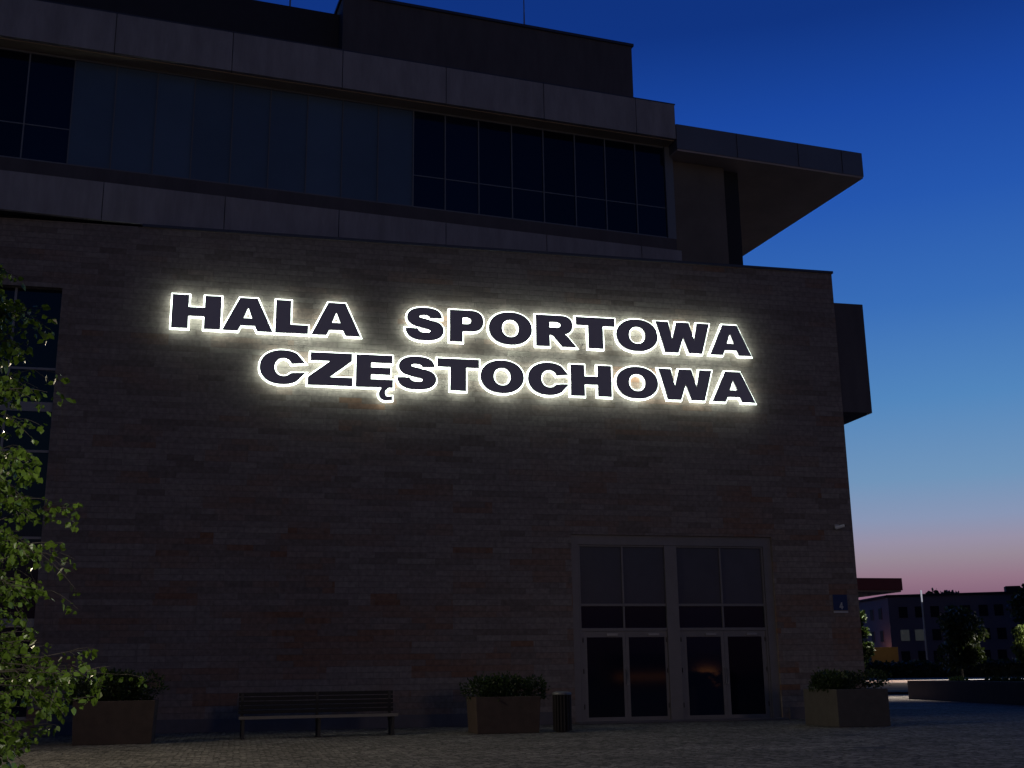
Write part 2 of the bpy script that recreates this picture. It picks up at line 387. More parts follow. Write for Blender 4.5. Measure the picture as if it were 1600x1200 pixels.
# wall beside the glazing, pillar, cantilevered roof
MB().box((16.035, .72, 12.87), (17.97, 6, 17.28), UP).build('set_back_wall', M['render_wall'], hall)
MB().box((17.98, .9, 12.87), (18.6, 6, 17.28), UP).build('pillar', M['joint'], hall)
MB().box((15.92, .01, 17.36), (22.93, 11, 18.22), UP).build('roof_canopy', M['zinc'], hall, bevel=.01)
MB().box((15.93, .02, 17.30), (22.90, 10.98, 17.357), UP).build('canopy_soffit', M['canopy_soffit'], hall)
for u in (18.1, 20.4, 22.1): MB().box((u-.006, -.004, 17.37), (u+.006, .009, 18.21), UP).build('cover_strip', M['joint'], hall)
# roof plant rooms
MB().box((5.46, 1.6, 18.6), (15.25, 9, 21.70), UP).build('plant_room', M['plant_room'], hall)
MB().box((5.40, 1.54, 21.70), (15.31, 9.06, 21.79), UP).build('plant_room_capping', M['coping'], hall)
MB().box((-12, 2.2, 18.61), (5.459, 14, 21.37), UP).build('rear_block', M['dark_block'], hall)
MB().tube([UP(11.45, 1.7, 21.75), UP(11.45, 1.7, 22.4), UP(11.44, 1.7, 24.2)], [.03, .02, .012], 6).build('lightning_rod', M['steel'], hall)
MB().tube([UP(3.95, 2.4, 21.3), UP(3.95, 2.4, 24)], [.03, .02], 6).build('lightning_rod', M['steel'], hall)
# box bay on the right side, red entrance roof further back
MB().box((.002, .05, 8.56), (.97, 7, 11.9)).build('side_bay', M['plant_room'], hall, bevel=.01)
MB().box((.002, 9, 4.08), (6.85, 13.5, 4.52)).build('entrance_canopy', M['red'], hall, bevel=.01)
MB().box((.002, 9.05, 4.02), (6.80, 13.45, 4.077)).build('entrance_canopy_soffit', M['soffit'], hall)

# ------------------------------------------------------------------ letters
def ell(cx, cy, rx, ry, a0, a1, n, p=2.0):
    out = []
    for i in range(n+1):
        t = math.radians(a0+(a1-a0)*i/n); c, s_ = math.cos(t), math.sin(t)
        out.append((cx+rx*math.copysign(abs(c)**(2/p), c), cy+ry*math.copysign(abs(s_)**(2/p), s_)))
    return out
def qpath(pts):                                # start, then (on,) or (ctrl, on)
    out = [pts[0]]
    for q in pts[1:]:
        if len(q) == 2: out.append(q)
        else:
            x0, y0 = out[-1]
            for i in range(1, 7):
                t = i/6
                out.append(((1-t)**2*x0+2*t*(1-t)*q[0]+t*t*q[2], (1-t)**2*y0+2*t*(1-t)*q[1]+t*t*q[3]))
    return out
def S_shape():
    P = [(40,500),(440,522),(450,420,520,365),(580,318,682,318),(780,318,830,346),(872,372,872,412),(872,450,835,472),(790,502,600,548),
         (345,608,240,700),(90,830,90,1050),(90,1180,165,1290),(240,1390,365,1440),(490,1491,672,1491),(950,1491,1100,1380),(1235,1275,1255,1040),(860,1018),
         (840,1085,795,1118),(745,1152,650,1152),(565,1152,525,1127),(488,1105,488,1075),(488,1048,530,1025),(590,990,750,952),(1000,890,1110,825),(1310,710,1310,440),
         (1310,300,1235,190),(1160,80,1020,27),(880,-26,682,-26),(380,-26,225,100),(60,240,40,500)]
    o = qpath(P)[:-1]
    return [[((x-40)/1270, (y)/1466) for x, y in o]]
def C_shape():
    o = ell(.5, .5, .5, .52, 38, 322, 40, 2.15)
    i = ell(.52, .5, .20, .285, 330, 30, 24, 2.1)
    i[0] = (.70, .325); i[-1] = (.70, .62)
    return [[(.985, .655)]+o[2:-2]+[(1.0, .345)]+i[0:]]
E_ = [(0,0),(.97,0),(.97,.235),(.385,.235),(.385,.40),(.90,.40),(.90,.61),(.385,.61),(.385,.77),(.95,.77),(.95,1),(0,1)]
G = {
 'H': [[(0,0),(.33,0),(.33,.375),(.67,.375),(.67,0),(1,0),(1,1),(.67,1),(.67,.63),(.33,.63),(.33,1),(0,1)]],
 'A': [[(0,0),(.30,0),(.355,.165),(.645,.165),(.70,0),(1,0),(.68,1),(.33,1)], [(.405,.375),(.50,.72),(.595,.375)]],
 'L': [[(0,0),(1,0),(1,.25),(.45,.25),(.45,1),(0,1)]],
 'S': S_shape(), 'C': C_shape(),
 'O': [ell(.5,.5,.5,.52,0,352,44,2.15), ell(.5,.5,.20,.285,0,350,36,2.1)],
 'P': [[(0,0),(.37,0),(.37,.34),(.60,.34)]+ell(.62,.67,.38,.33,-90,90,16,2.3)+[(0,1)], [(.37,.56)]+ell(.52,.67,.12,.11,-90,90,8)+[(.37,.78)]],
 'R': [[(0,0),(.33,0),(.33,.37),(.37,.37),(.43,.33),(.65,0),(1,0),(.80,.30),(.76,.36),(.70,.405)]+ell(.61,.70,.30,.30,-62,90,14,2.4)+[(0,1)], [(.33,.60)]+ell(.50,.695,.12,.095,-90,90,8)+[(.33,.79)]],
 'T': [[(.315,0),(.685,0),(.685,.745),(1,.745),(1,1),(0,1),(0,.745),(.315,.745)]],
 'W': [[(.155,0),(.40,0),(.50,.52),(.60,0),(.845,0),(1,1),(.775,1),(.705,.42),(.615,1),(.385,1),(.295,.42),(.225,1),(0,1)]],
 'Z': [[(0,0),(1,0),(1,.245),(.475,.245),(.98,.78),(.98,1),(.05,1),(.05,.76),(.50,.76),(0,.235)]],
 'E': [E_[0:1]+[(.68,0)]+ell(.80,-.20,.19,.20,130,270,12)[1:]+[(.80,-.40),(.95,-.375),(.95,-.27),(.86,-.285)]+ell(.84,-.17,.075,.12,250,110,8)+[(.86,0)]+E_[1:]],
}
def rim(polys, x0, w, z0, h, y, off, ext, name, inset=.06):
    me = bpy.data.meshes.new(name); vs = []; fs = []
    for k, p in enumerate(polys):
        q = []
        for a in p:
            v = (a[0]*w, a[1]*h)
            if not q or (abs(v[0]-q[-1][0])+abs(v[1]-q[-1][1])) > 2e-3: q.append(v)
        area = sum(q[i][0]*q[(i+1) % len(q)][1]-q[(i+1) % len(q)][0]*q[i][1] for i in range(len(q)))
        if (area > 0) == (k == 0): q = q[::-1]
        n = len(q); b = len(vs)
        for i in range(n):
            A, B, D = Vector(q[i-1]), Vector(q[i]), Vector(q[(i+1) % n])
            e1, e2 = (B-A).normalized(), (D-B).normalized()
            m = Vector((-e1.y, e1.x))+Vector((-e2.y, e2.x))
            m = m.normalized() if m.length > .1 else Vector((-e1.y, e1.x))
            d = off/max(.45, m.dot(Vector((-e1.y, e1.x))))
            for o_, yy in ((d, -ext/2), (d, ext/2), (-inset, ext/2), (-inset, -ext/2)):
                v = B+m*o_; vs.append((x0+v.x, y+yy+k*.0015, z0+v.y))
        for i in range(n):
            for j in range(4):
                fs.append((b+4*i+j, b+4*i+(j+1) % 4, b+4*((i+1) % n)+(j+1) % 4, b+4*((i+1) % n)+j))
    me.from_pydata(vs, [], fs); me.update()
    return me
def outline(polys, x0, w, z0, h, y, off, ext, name):
    cu = bpy.data.curves.new(name, 'CURVE'); cu.dimensions = '2D'; cu.fill_mode = 'BOTH'
    for k, p in enumerate(polys):
        q = []
        for a in p:
            v = (a[0]*w, a[1]*h)
            if not q or (abs(v[0]-q[-1][0])+abs(v[1]-q[-1][1])) > 2e-3: q.append(v)
        area = sum(q[i][0]*q[(i+1) % len(q)][1]-q[(i+1) % len(q)][0]*q[i][1] for i in range(len(q)))
        if (area > 0) == (k == 0): q = q[::-1]
        # parallel outline, mitred
        n = len(q); r = []
        for i in range(n):
            A, B, D = Vector(q[i-1]), Vector(q[i]), Vector(q[(i+1) % n])
            e1, e2 = (B-A).normalized(), (D-B).normalized()
            n1, n2 = Vector((-e1.y, e1.x)), Vector((-e2.y, e2.x))
            m = n1+n2
            m = m.normalized() if m.length > .1 else n1
            r.append(B+m*off/max(.45, m.dot(n1)))
        sp = cu.splines.new('POLY'); sp.points.add(len(r)-1); sp.use_cyclic_u = True
        for i, v in enumerate(r): sp.points[i].co = (v[0], v[1], 0, 1)
    cu.extrude = ext/2
    o = bpy.data.objects.new(name+'_curve', cu); C.objects.link(o)
    dg = bpy.context.evaluated_depsgraph_get()
    me = bpy.data.meshes.new_from_object(o.evaluated_get(dg))
    bpy.data.objects.remove(o); bpy.data.curves.remove(cu)
    me.transform(Matrix.Translation((x0, y, z0)) @ Matrix.Rotation(math.pi/2, 4, 'X'))
    return me
rows = [
 (10.035, .885, [('H',-18.91,-17.67),('A',-17.63,-16.34),('L',-16.28,-15.42),('A',-15.34,-14.05),('S',-12.85,-11.8),('P',-11.64,-10.7),('O',-10.56,-9.34),('R',-9.23,-8.07),('T',-8.08,-6.94),('O',-6.91,-5.68),('W',-5.74,-4.10),('A',-4.12,-2.86)]),
 (8.665, .87, [('C',-16.64,-15.46),('Z',-15.4,-14.23),('E',-14.15,-13.13),('S',-13.06,-12.0),('T',-11.98,-10.83),('O',-10.8,-9.59),('C',-9.48,-8.31),('H',-8.27,-7.09),('O',-6.96,-5.73),('W',-5.72,-4.10),('A',-4.13,-2.83)]),
]
LBL = [
 ['letter H that starts the upper word HALA', 'first letter A of HALA, between H and L', 'letter L of HALA in the upper line', 'last letter A of HALA, before the gap',
  'letter S that starts the word SPORTOWA', 'letter P of SPORTOWA in the upper line', 'first letter O of SPORTOWA, between P and R', 'letter R of SPORTOWA in the upper line', 'letter T of SPORTOWA in the upper line',
  'second letter O of SPORTOWA, between T and W', 'letter W of SPORTOWA in the upper line', 'letter A that ends the upper line SPORTOWA'],
 ['letter C that starts the lower line', 'letter Z of the lower line, next to the tailed E', 'letter E with a hooked tail below, lower line', 'letter S of the lower line, before T', 'letter T of the lower line, between S and O',
  'first letter O of the lower line, after T', 'second letter C of the lower line, before H', 'letter H of the lower line, between C and O', 'second letter O of the lower line, between H and W', 'letter W of the lower line', 'letter A that ends the lower line']]
for (z0, h, row), lb in zip(rows, LBL):
    for (ch, a, b), l in zip(row, lb):
        t = thing('sign_letter', ((a+b)/2, -.09, z0), 'backlit dark '+l, 'sign letter', 'illuminated letters on the stone wall')
        a2, b2 = a+.01, b-.01
        if ch == 'W': a2, b2 = a+.02, b-.02
        me = outline(G[ch], a2, b2-a2, z0, h, -.190, .008, .06, 'letter_face')
        link('letter_face', me, M['letter_face'], t)
        me = rim(G[ch], a2, b2-a2, z0, h, -.135, .045, .052, 'light_rim')
        link('light_rim', me, M['letter_side'], t)
        for fx in (.2, .8):
            st = MB(); st.tube([(a+(b-a)*fx, -.107, z0+.12), (a+(b-a)*fx, .0, z0+.12)], .012, 6)
            st.build('wall_mount', M['steel'], t)

# ------------------------------------------------------------------ small wall things
t = thing('house_number_sign', (-.585, 0, 2.83), 'small square blue house number plate reading 4 near the wall corner', 'sign')
MB().box((-.80, -.03, 2.87), (-.37, -.004, 3.30)).build('plate', M['blue_sign'], t, bevel=.006)
MB().box((-.80, -.028, 2.80), (-.37, -.004, 2.855)).build('lower_strip', M['white_grey'], t)
four = [[(.42,0),(.66,0),(.66,.22),(.85,.22),(.85,.42),(.66,.42),(.66,1),(.44,1),(0,.40),(0,.22),(.42,.22)], [(.42,.42),(.2,.42),(.42,.72)]]
link('numeral', outline(four, -.62, .13, 2.90, .19, -.034, 0, .006, 'numeral'), M['white_grey'], t)

def wall_cam(loc, d, label):
    x, y, z = loc
    t = thing('security_camera', loc, label, 'camera')
    MB().box((x-.06, y-.02, z-.06), (x+.06, y, z+.06)).tube([(x, y-.01, z), (x, y-.14, z-.02)], .02, 8).build('bracket', M['white_grey'], t)
    a = Vector((x, y-.14, z-.03)); v = Vector(d).normalized()
    MB().tube([a-v*.10, a+v*.16], .045, 12).build('body', M['white'], t)
    MB().tube([a+v*.161, a+v*.18], .032, 12).build('lens', M['black_metal'], t)
wall_cam((-.50, 0, 5.20), (.9, -.5, .25), 'small white security camera high on the stone wall near its corner')
t = thing('security_camera', (.0, .6, 5.0), 'small dark dome camera on the right edge of the building', 'camera')
MB().box((.0, .53, 4.95), (.03, .67, 5.09)).tube([(.02, .6, 5.04), (.07, .6, 5.03)], .02, 6).build('bracket', M['black_metal'], t)
MB().lathe((.075, .6, 4.95), [(.01, 0), (.04, .015), (.055, .05), (.055, .1), (.03, .12)], 12).build('dome', M['black_metal'], t)

# ------------------------------------------------------------------ bench
t = thing('park_bench', (-15.1, -3.3, 0), 'long dark slatted bench with backrest against the stone wall', 'bench')
bx0, bx1 = -16.8, -13.42
rot = lambda x, y, z: Vector((-15.1+(x+15.1)*math.cos(.07)-(y+3.4)*math.sin(.07), -3.4+(x+15.1)*math.sin(.07)+(y+3.4)*math.cos(.07), z))
s = MB()
for k in range(4): s.box((bx0, -3.72+k*.105, .42), (bx1, -3.72+k*.105+.085, .455), rot)
s.build('seat', M['wood'], t, bevel=.004)
MB().box((bx0-.02, -3.765, .40), (bx1+.02, -3.73, .462), rot).build('seat_edge', M['wood_light'], t)
s = MB()
for k in range(5): s.box((bx0, -3.30+k*.018, .50+k*.092), (bx1, -3.27+k*.018, .50+k*.092+.074), rot)
s.build('backrest', M['wood'], t, bevel=.003)
for x in (bx0+.08, (bx0+bx1)/2, bx1-.08):
    MB().box((x-.03, -3.70, 0), (x+.03, -3.65, .42), rot).box((x-.03, -3.35, 0), (x+.03, -3.30, .42), rot).box((x-.03, -3.65, .36), (x+.03, -3.35, .418), rot).box((x-.03, -3.255, .30), (x+.03, -3.20, .93), rot).box((x-.03, -3.30, .30), (x+.03, -3.255, .42), rot).box((x-.04, -3.72, 0), (x+.04, -3.28, .02), rot).build('leg', M['black_metal'], t)

# ------------------------------------------------------------------ litter bin
t = thing('litter_bin', (-9.75, -4.0, 0), 'slim dark slatted litter bin left of the doors', 'litter bin')
s = MB()
for k in range(16):
    a = k*2*math.pi/16; x = -9.75+.185*math.cos(a); y = -4.0+.185*math.sin(a)
    s.tube([(x, y, .03), (x, y, .80)], .028, 5)
s.build('slats', M['wood'], t)
MB().lathe((-9.75, -4.0, 0), [(.165, .01), (.165, .78)], 18).build('liner', M['black_metal'], t)
MB().lathe((-9.75, -4.0, .80), [(.215, 0), (.22, .02), (.21, .05), (.12, .075)], 20).build('lid', M['zinc'], t)

# ------------------------------------------------------------------ planters and shrubs
def planter(x0, x1, y0, y1, h, label, m, taper=.05):
    t = thing('planter', ((x0+x1)/2, (y0+y1)/2, 0), label, 'planter')
    cx, cy = (x0+x1)/2, (y0+y1)/2
    F = lambda x, y, z: Vector((cx+(x-cx)*(1-taper*(1-z/h)), cy+(y-cy)*(1-taper*(1-z/h)), z))
    s = MB(); th = .09
    s.box((x0, y0, 0), (x1, y0+th, h), F).box((x0, y1-th, 0), (x1, y1, h), F).box((x0, y0+th, 0), (x0+th, y1-th, h), F).box((x1-th, y0+th, 0), (x1, y1-th, h), F)
    s.build('box', m, t, bevel=.008)
    s = MB().box((x0+th, y0+th, .1), (x1-th, y1-th, h-.08)).build('soil', M['soil'], t)
    return t
def shrub(cx, cy, z0, rx, ry, h, n, label, lumps=16, m='shrub_leaf', size=.07):
    t = thing('shrub', (cx, cy, z0), label, 'shrub')
    s = MB(); st = MB()
    cs = []
    for k in range(lumps):
        a = random.uniform(0, 6.28); r = random.uniform(.1, .8)
        cs.append((cx+rx*r*math.cos(a), cy+ry*r*math.sin(a), z0+h*random.uniform(.15, .62), random.uniform(.22, .42)))
        st.tube([(cx+.2*(cs[-1][0]-cx), cy+.2*(cs[-1][1]-cy), z0-.1), (cs[-1][0], cs[-1][1], cs[-1][2])], [.02, .008], 5)
    for _ in range(n):
        c = random.choice(cs)
        v = Vector((random.gauss(0, 1), random.gauss(0, 1), random.gauss(0, 1))).normalized()*random.uniform(.45, 1)**.5
        if random.random() < .12: v = v*random.uniform(1, 1.5)
        p = (c[0]+v.x*rx*c[3], c[1]+v.y*ry*c[3], max(z0+.01, c[2]+v.z*h*.42))
        d = Vector((v.x, v.y, v.z+.5)) + Vector((random.gauss(0, .6), random.gauss(0, .6), random.gauss(0, .6)))
        s.leaf(p, size, d, .55)
    s.build('foliage', M[m], t, raw=True); st.build('stems', M['bark'], t)
planter(-20.03, -18.45, -4.7, -3.6, .84, 'concrete planter holding the darkest shrub, left of the bench', M['pot'])
shrub(-19.28, -4.15, .78, 1.12, .6, .66, 5600, 'dark rounded shrub in the planter left of the bench')
planter(-11.72, -10.25, -4.05, -2.9, .78, 'concrete planter with a bushy shrub between bench and doors', M['pot'])
shrub(-10.98, -3.5, .72, 1.0, .62, .52, 5200, 'spreading green shrub in the planter between bench and doors')
planter(-3.52, -2.22, -4.95, -3.3, .83, 'pale square planter standing right of the doors', M['pot_pale'], .0)
shrub(-2.88, -4.1, .79, .95, .85, .44, 5200, 'low dark green shrub in the planter right of the doors')

# ------------------------------------------------------------------ young birch at the left edge
def birch():
    X, Y = -19.5, -19.35
    t = thing('birch_tree', (X, Y, 0), 'young lamplit birch reaching in from the left edge', 'tree')
    tr = MB()
    tp = [(X, Y, -.02), (X+.03, Y, 1.4), (X-.02, Y+.03, 2.8), (X+.04, Y, 4.2), (X, Y, 5.7)]
    tr.tube(tp, [.075, .06, .045, .028, .008], 9)
    lf = MB(); br = MB()
    prof = [(.5, .6), (.75, .88), (1.0, 1.0), (1.2, 1.42), (1.45, 1.74), (1.75, 1.3), (2.2, 1.02), (3.1, .98), (3.75, .8), (4.25, .74), (5.0, .58), (5.5, .3)]
    def R(z):
        for (a, b), (c, d) in zip(prof, prof[1:]):
            if a <= z <= c: return b+(d-b)*(z-a)/(c-a)
        return .15
    for k in range(135):
        z = .75+4.3*(k/135)**1.75
        az = random.uniform(-1.5, 1.5) if random.random() < .85 else random.uniform(0, 6.28)
        rr = R(z)*random.uniform(.5, 1.06)
        tipz = z+random.uniform(-.05, .22)
        pts = []
        for i in range(7):
            f = i/6
            pts.append(Vector((X+rr*f*math.cos(az)+random.gauss(0, .02), Y+rr*f*math.sin(az)+random.gauss(0, .02), z-.18+(tipz-z+.18)*f-.16*f*f+.05*math.sin(f*5+k)+random.gauss(0, .018))))
        br.tube(pts, [.010*(1-.88*i/6) for i in range(7)], 5, cap=False)
        twigs = [pts]
        for _ in range(8):
            i = random.choice((2, 3, 4, 4, 5, 5, 6)); b0 = pts[i]
            dd = Vector((math.cos(az+random.uniform(-1.4, 1.4)), math.sin(az+random.uniform(-1.4, 1.4)), random.uniform(-.7, .5)))
            L = random.uniform(.12, .34)
            tw = [b0+dd*L*q-Vector((0, 0, .25*L*q*q)) for q in (0, .35, .7, 1)]
            br.tube(tw, [.004, .003, .0025, .0015], 4, cap=False); twigs.append(tw)
        for tw in twigs:
            n = 22 if tw is pts else 8
            for _ in range(n):
                f = random.uniform(.25, 1)*(len(tw)-1) if _ > 2 else (len(tw)-1)*(.999-.09*_); i = min(int(f), len(tw)-2)
                p = tw[i].lerp(tw[i+1], f-i)
                dd = Vector((random.gauss(0, .8), random.gauss(0, .8), random.gauss(-.8, .6)))
                lf.leaf(p+Vector((random.gauss(0, .02), random.gauss(0, .02), random.gauss(-.02, .02))), random.choice((.045, .06, .072)), dd, .78)
    tr.build('trunk', M['bark'], t, smooth=True)
    br.build('branches', M['bark'], t)
    lf.build('foliage', M['birch_leaf'], t, raw=True)
birch()

# ------------------------------------------------------------------ far right: bed, street, buildings, trees
def pt(px, d, z=0):                            # a spot on the ground by compass bearing and distance from the viewpoint
    a = math.radians(px); return Vector((CAM.x+d*math.sin(a), CAM.y+d*math.cos(a), z+(G0 if d > 88 else rise(d))))
# raised bed: long dark wall
A = Vector((11.85, 17.6, 0)); B = Vector((8.2, -1.0, 0)); dv = (B-A).normalized(); nv = Vector((-dv.y, dv.x, 0))
if nv.x < 0: nv = -nv
BF = lambda x, y, z: A+dv*x+nv*y+Vector((0, 0, z))
Lb = (B-A).length
t = thing('raised_bed', A, 'long low dark walled planting bed at the right edge of the plaza', 'raised bed')
MB().box((0, 0, 0), (Lb, .3, .78), BF).box((0, 5.7, 0), (Lb, 6, .78), BF).box((0, .3, 0), (.3, 5.7, .78), BF).build('bed_wall', M['corten'], t, bevel=.01)
MB().box((.3, .3, 0), (Lb, 5.7, .68), BF).build('soil', M['soil'], t)
def tuft(loc, r, h, n, label, m='shrub_leaf', name='grass_tuft', cat='plant', size=.12):
    s = MB()
    for _ in range(n):
        a = random.uniform(0, 6.28); q = r*random.random()**.5
        d = Vector((math.cos(a)*.5*q/r+random.gauss(0, .25), math.sin(a)*.5*q/r+random.gauss(0, .25), 1))
        s.leaf((loc[0]+q*math.cos(a), loc[1]+q*math.sin(a), loc[2]+random.uniform(0, h*.7)), size, d, .35)
    o = s.build(name, M[m], None, raw=True, label=label, cat=cat)
    return o
for i, (u, v, l) in enumerate(((3.2, 1.0, 'low plant at the far end of the dark raised bed'), (6.3, 1.2, 'small tuft near the middle of the dark raised bed'), (8.6, .9, 'round tuft nearest the frame edge on the raised bed'))):
    p = BF(u, v, .66); tuft(p, .35, .28, 260, l, size=.13)

# lamp post
t = thing('street_lamp', pt(31.97, 146), 'tall slim street lamp post in front of the far building', 'street lamp')
bse = pt(31.97, 146)
MB().tube([bse, bse+Vector((0, 0, 1.0)), bse+Vector((0, 0, 1.05)), bse+Vector((0, 0, 9.6))], [.22, .22, .12, .09], 8).build('pole', M['steel'], t)
MB().tube([bse+Vector((-.02, -.1, 8.4)), bse+Vector((-.02, -.1, 9.75))], [.07, .10], 8).build('lamp_head', M['lamp_tube'], t)

# far building: a long block whose left end turns away
import itertools
def far_block(a, b, h, rows, ncol, skip=0, d=12, nm='wall'):
    ux = (b-a).normalized(); nn = Vector((-ux.y, ux.x, 0)); L = (b-a).length
    F = lambda x, y, z: a+ux*x+nn*y+Vector((0, 0, z))
    wl = MB().box((0, 0, 0), (L, d, h), F)
    return F, L, wl
fb = thing('apartment_building', pt(33.0, 150), 'long low three storey block with dark windows beyond the plaza', 'building')
FA = pt(30.5, 150); FB = pt(40.5, 153); FL = pt(29.1, 160)
F1, L1, w1 = far_block(FA, FB, 9.3, 3, 20)
w1.build('wall', M['far_wall'], fb)
MB().box((-.2, -.25, 9.3), (L1, 12.2, 9.55), F1).build('roof', M['joint'], fb)
F2, L2, w2 = far_block(FL, FA+Vector((-.02, 0, 0)), 9.3, 3, 5, d=9)
w2.build('end_wall', M['far_wall'], fb)
MB().box((-.2, -.25, 9.3), (L2-.25, 9, 9.53), F2).build('end_roof', M['joint'], fb)
random.seed(3)
for F, L, n, off in ((F1, L1, 14, .7), (F2, L2, 3, 1.0)):
    step = (L-2*off)/n
    for r_, z in ((0, 1.6), (1, 4.1), (2, 6.8)):
        for k in range(n):
            x = off+step*(k+.2)+random.uniform(-.15, .15)
            wd = 1.0
            o = MB().box((x-.06, -.05, z-.06), (x+wd+.06, .02, z+1.36), F).build('window', M['far_wall'], fb)
            MB().box((x, -.065, z), (x+wd, -.052, z+1.3), F).build('pane', M['far_lit'] if (n == 14 and r_ == 1 and k in (0, 1)) else M['far_glass'], o)
for u, w_, h_ in ((13.5, 1.6, .7), (18.5, 1.8, .6)):
    MB().box((u, 1, 9.55), (u+w_, 3, 9.55+h_), F1).build('rooftop_box', M['joint'], fb)
# lean-to shed with orange lit gap, yellow container, hedge
random.seed(11)
yb = pt(30.35, 132); 
t = thing('shipping_container', yb, 'yellow ochre container standing beyond the hedge by the wall corner', 'container')
ux = Vector((math.cos(math.radians(30)), -math.sin(math.radians(30)), 0)); uy = Vector((ux.y*-1, ux.x, 0))
CF = lambda x, y, z: yb+ux*x+uy*y+Vector((0, 0, z))
s = MB().box((-2.0, 0, .1), (.9, 6, 3.0), CF)
for k in range(14): s.box((-1.93+k*.2, -.06, .3), (-1.85+k*.2, -.001, 2.85), CF)
s.build('body', M['yellow'], t)
MB().box((-2.03, -.08, 3.001), (.93, 6.02, 3.1), CF).box((-2.03, -.08, 0), (.93, 6.02, .099), CF).build('rails', M['yellow'], t)

def leafmass(name, a, b, wd, h, n, size, label, cat, m='tree_leaf', bump=.3):
    s = MB(); L = (b-a).length; u = (b-a).normalized(); nn = Vector((-u.y, u.x, 0))
    for _ in range(n):
        x = random.uniform(0, L); hh = h*(1+bump*math.sin(x*.9)*math.sin(x*.37+1))
        s.leaf(a+u*x+nn*random.uniform(-wd/2, wd/2)+Vector((0, 0, random.uniform(0, hh))), size, None, .8)
    s.box((0, -wd*.35, 0), (L, wd*.35, h*.72), lambda x, y, z: a+u*x+nn*y+Vector((0, 0, z)))
    return s.build(name, M[m], None, raw=True, label=label, cat=cat)
leafmass('hedge', pt(28.5, 123), pt(41, 121), 2.0, 1.5, 9000, .34, 'low dark hedge along the far side of the street', 'hedge', bump=.12)

def crown_tree(name, base, h, r, label, cat='tree', m='tree_leaf', n=5000, size=.35, trunk=.2, clear=.25, lumps=12, group=None):
    t = thing(name, base, label, cat, group)
    s = MB(); tr = MB()
    top = base+Vector((0, 0, h*.7))
    tr.tube([base, base.lerp(top, .5)+Vector((.05*r, 0, 0)), top], [trunk, trunk*.7, trunk*.3], 7)
    cs = []
    for k in range(lumps):
        a = random.uniform(0, 6.28); q = random.uniform(.1, .72)
        f = random.uniform(clear+.16, .86)
        rr = r*(1-.55*max(0, (f-.5)*2))
        c = base+Vector((math.cos(a)*rr*q, math.sin(a)*rr*q, h*f)); cs.append((c, r*random.uniform(.3, .5)))
        tr.tube([base+Vector((0, 0, h*clear)), base.lerp(top, .6)+Vector((0, 0, 0)), c], [trunk*.4, trunk*.3, trunk*.1], 5)
    for _ in range(n):
        c, q = random.choice(cs)
        v = Vector((random.gauss(0, 1), random.gauss(0, 1), random.gauss(0, 1))).normalized()*random.uniform(.2, 1)**.45
        s.leaf(c+v*q, size, None, .8)
    tr.build('trunk', M['bark'], t); s.build('crown', M[m], t, raw=True)
TG = 'trees behind the far building'
crown_tree('deciduous_tree', pt(30.4, 172), 11.2, 3.5, 'dark tree rising above the left part of the far roof', n=2500, size=.6)
crown_tree('deciduous_tree', pt(32.9, 178), 12.0, 4.2, 'broad dark treetop above the middle of the far roof', n=3000, size=.6)
crown_tree('deciduous_tree', pt(37.3, 135), 12.2, 4.3, 'tall dark tree at the right edge above the far roof', n=6500, size=.5)
crown_tree('street_tree', pt(29.15, 60), 4.6, .62, 'slim dark tree peeking out right beside the building corner', m='shrub_leaf', n=1500, size=.2, trunk=.08, clear=.1)
crown_tree('street_tree', pt(33.35, 78), 4.9, 1.95, 'round dark tree with a lamplit right side beyond the raised bed', m='tree_leaf', n=6000, size=.24, trunk=.1, clear=.1, lumps=16)
crown_tree('street_tree', pt(36.25, 76), 3.9, 1.2, 'brightly lamplit street tree cut by the right edge', m='street_leaf', n=4000, size=.2, trunk=.08, clear=.3)

t = thing('reflection_block', (17, -61.5, 0), 'unseen low block with orange glowing panels, added for the reflection in the door glass', 'reflection_block')  # unseen block behind the camera, added to give the doors an orange reflection
MB().box((11.8, -63.5, 0), (21.8, -60.6, 2.6)).build('body', M['dark_block'], t)
MB().box((12.2, -60.59, .75), (17.6, -60.55, 1.15)).build('window', M['lit_dim'], t)  # glowing panels, added only to be mirrored in the door glass
MB().box((19.3, -60.59, .35), (20.8, -60.55, 1.5)).build('window', M['lit'], t)
MB().box((11.6, -63.7, 2.6), (22, -60.2, 2.75)).build('roof', M['black_metal'], t)
# kerbs and flat dark patches on the plaza
pt0 = R_(62, -12)
t = MB().box((-9, 0, 0), (3.2, .5, .12), lambda x, y, z: Vector((CAM.x+66*math.sin(.53)+x*math.cos(.53)+y*math.sin(.53), CAM.y+66*math.cos(.53)-x*math.sin(.53)+y*math.cos(.53), z))).build('kerb', M['corten'], None, label=None, kind='structure')
def ground_patch(x, y, rx, ry, ang):  # irregular flat sheet, darker than the paving
    pts = []
    for k in range(18):
        a = k*2*math.pi/18; r = random.uniform(.65, 1.1)
        X, Y = rx*r*math.cos(a), ry*r*math.sin(a)
        pts.append((x+X*math.cos(ang)-Y*math.sin(ang), y+X*math.sin(ang)+Y*math.cos(ang)))
    sheet('dark_patch', pts, .0, M['asphalt'])
ground_patch(-6.6, -11.7, .38, .25, -.2); ground_patch(-4.9, -8.0, .3, .25, -.2); ground_patch(-8.4, -11.4, .14, .12, 0)
ground_patch(4.8, 6.5, 1.6, 1.4, -.2)

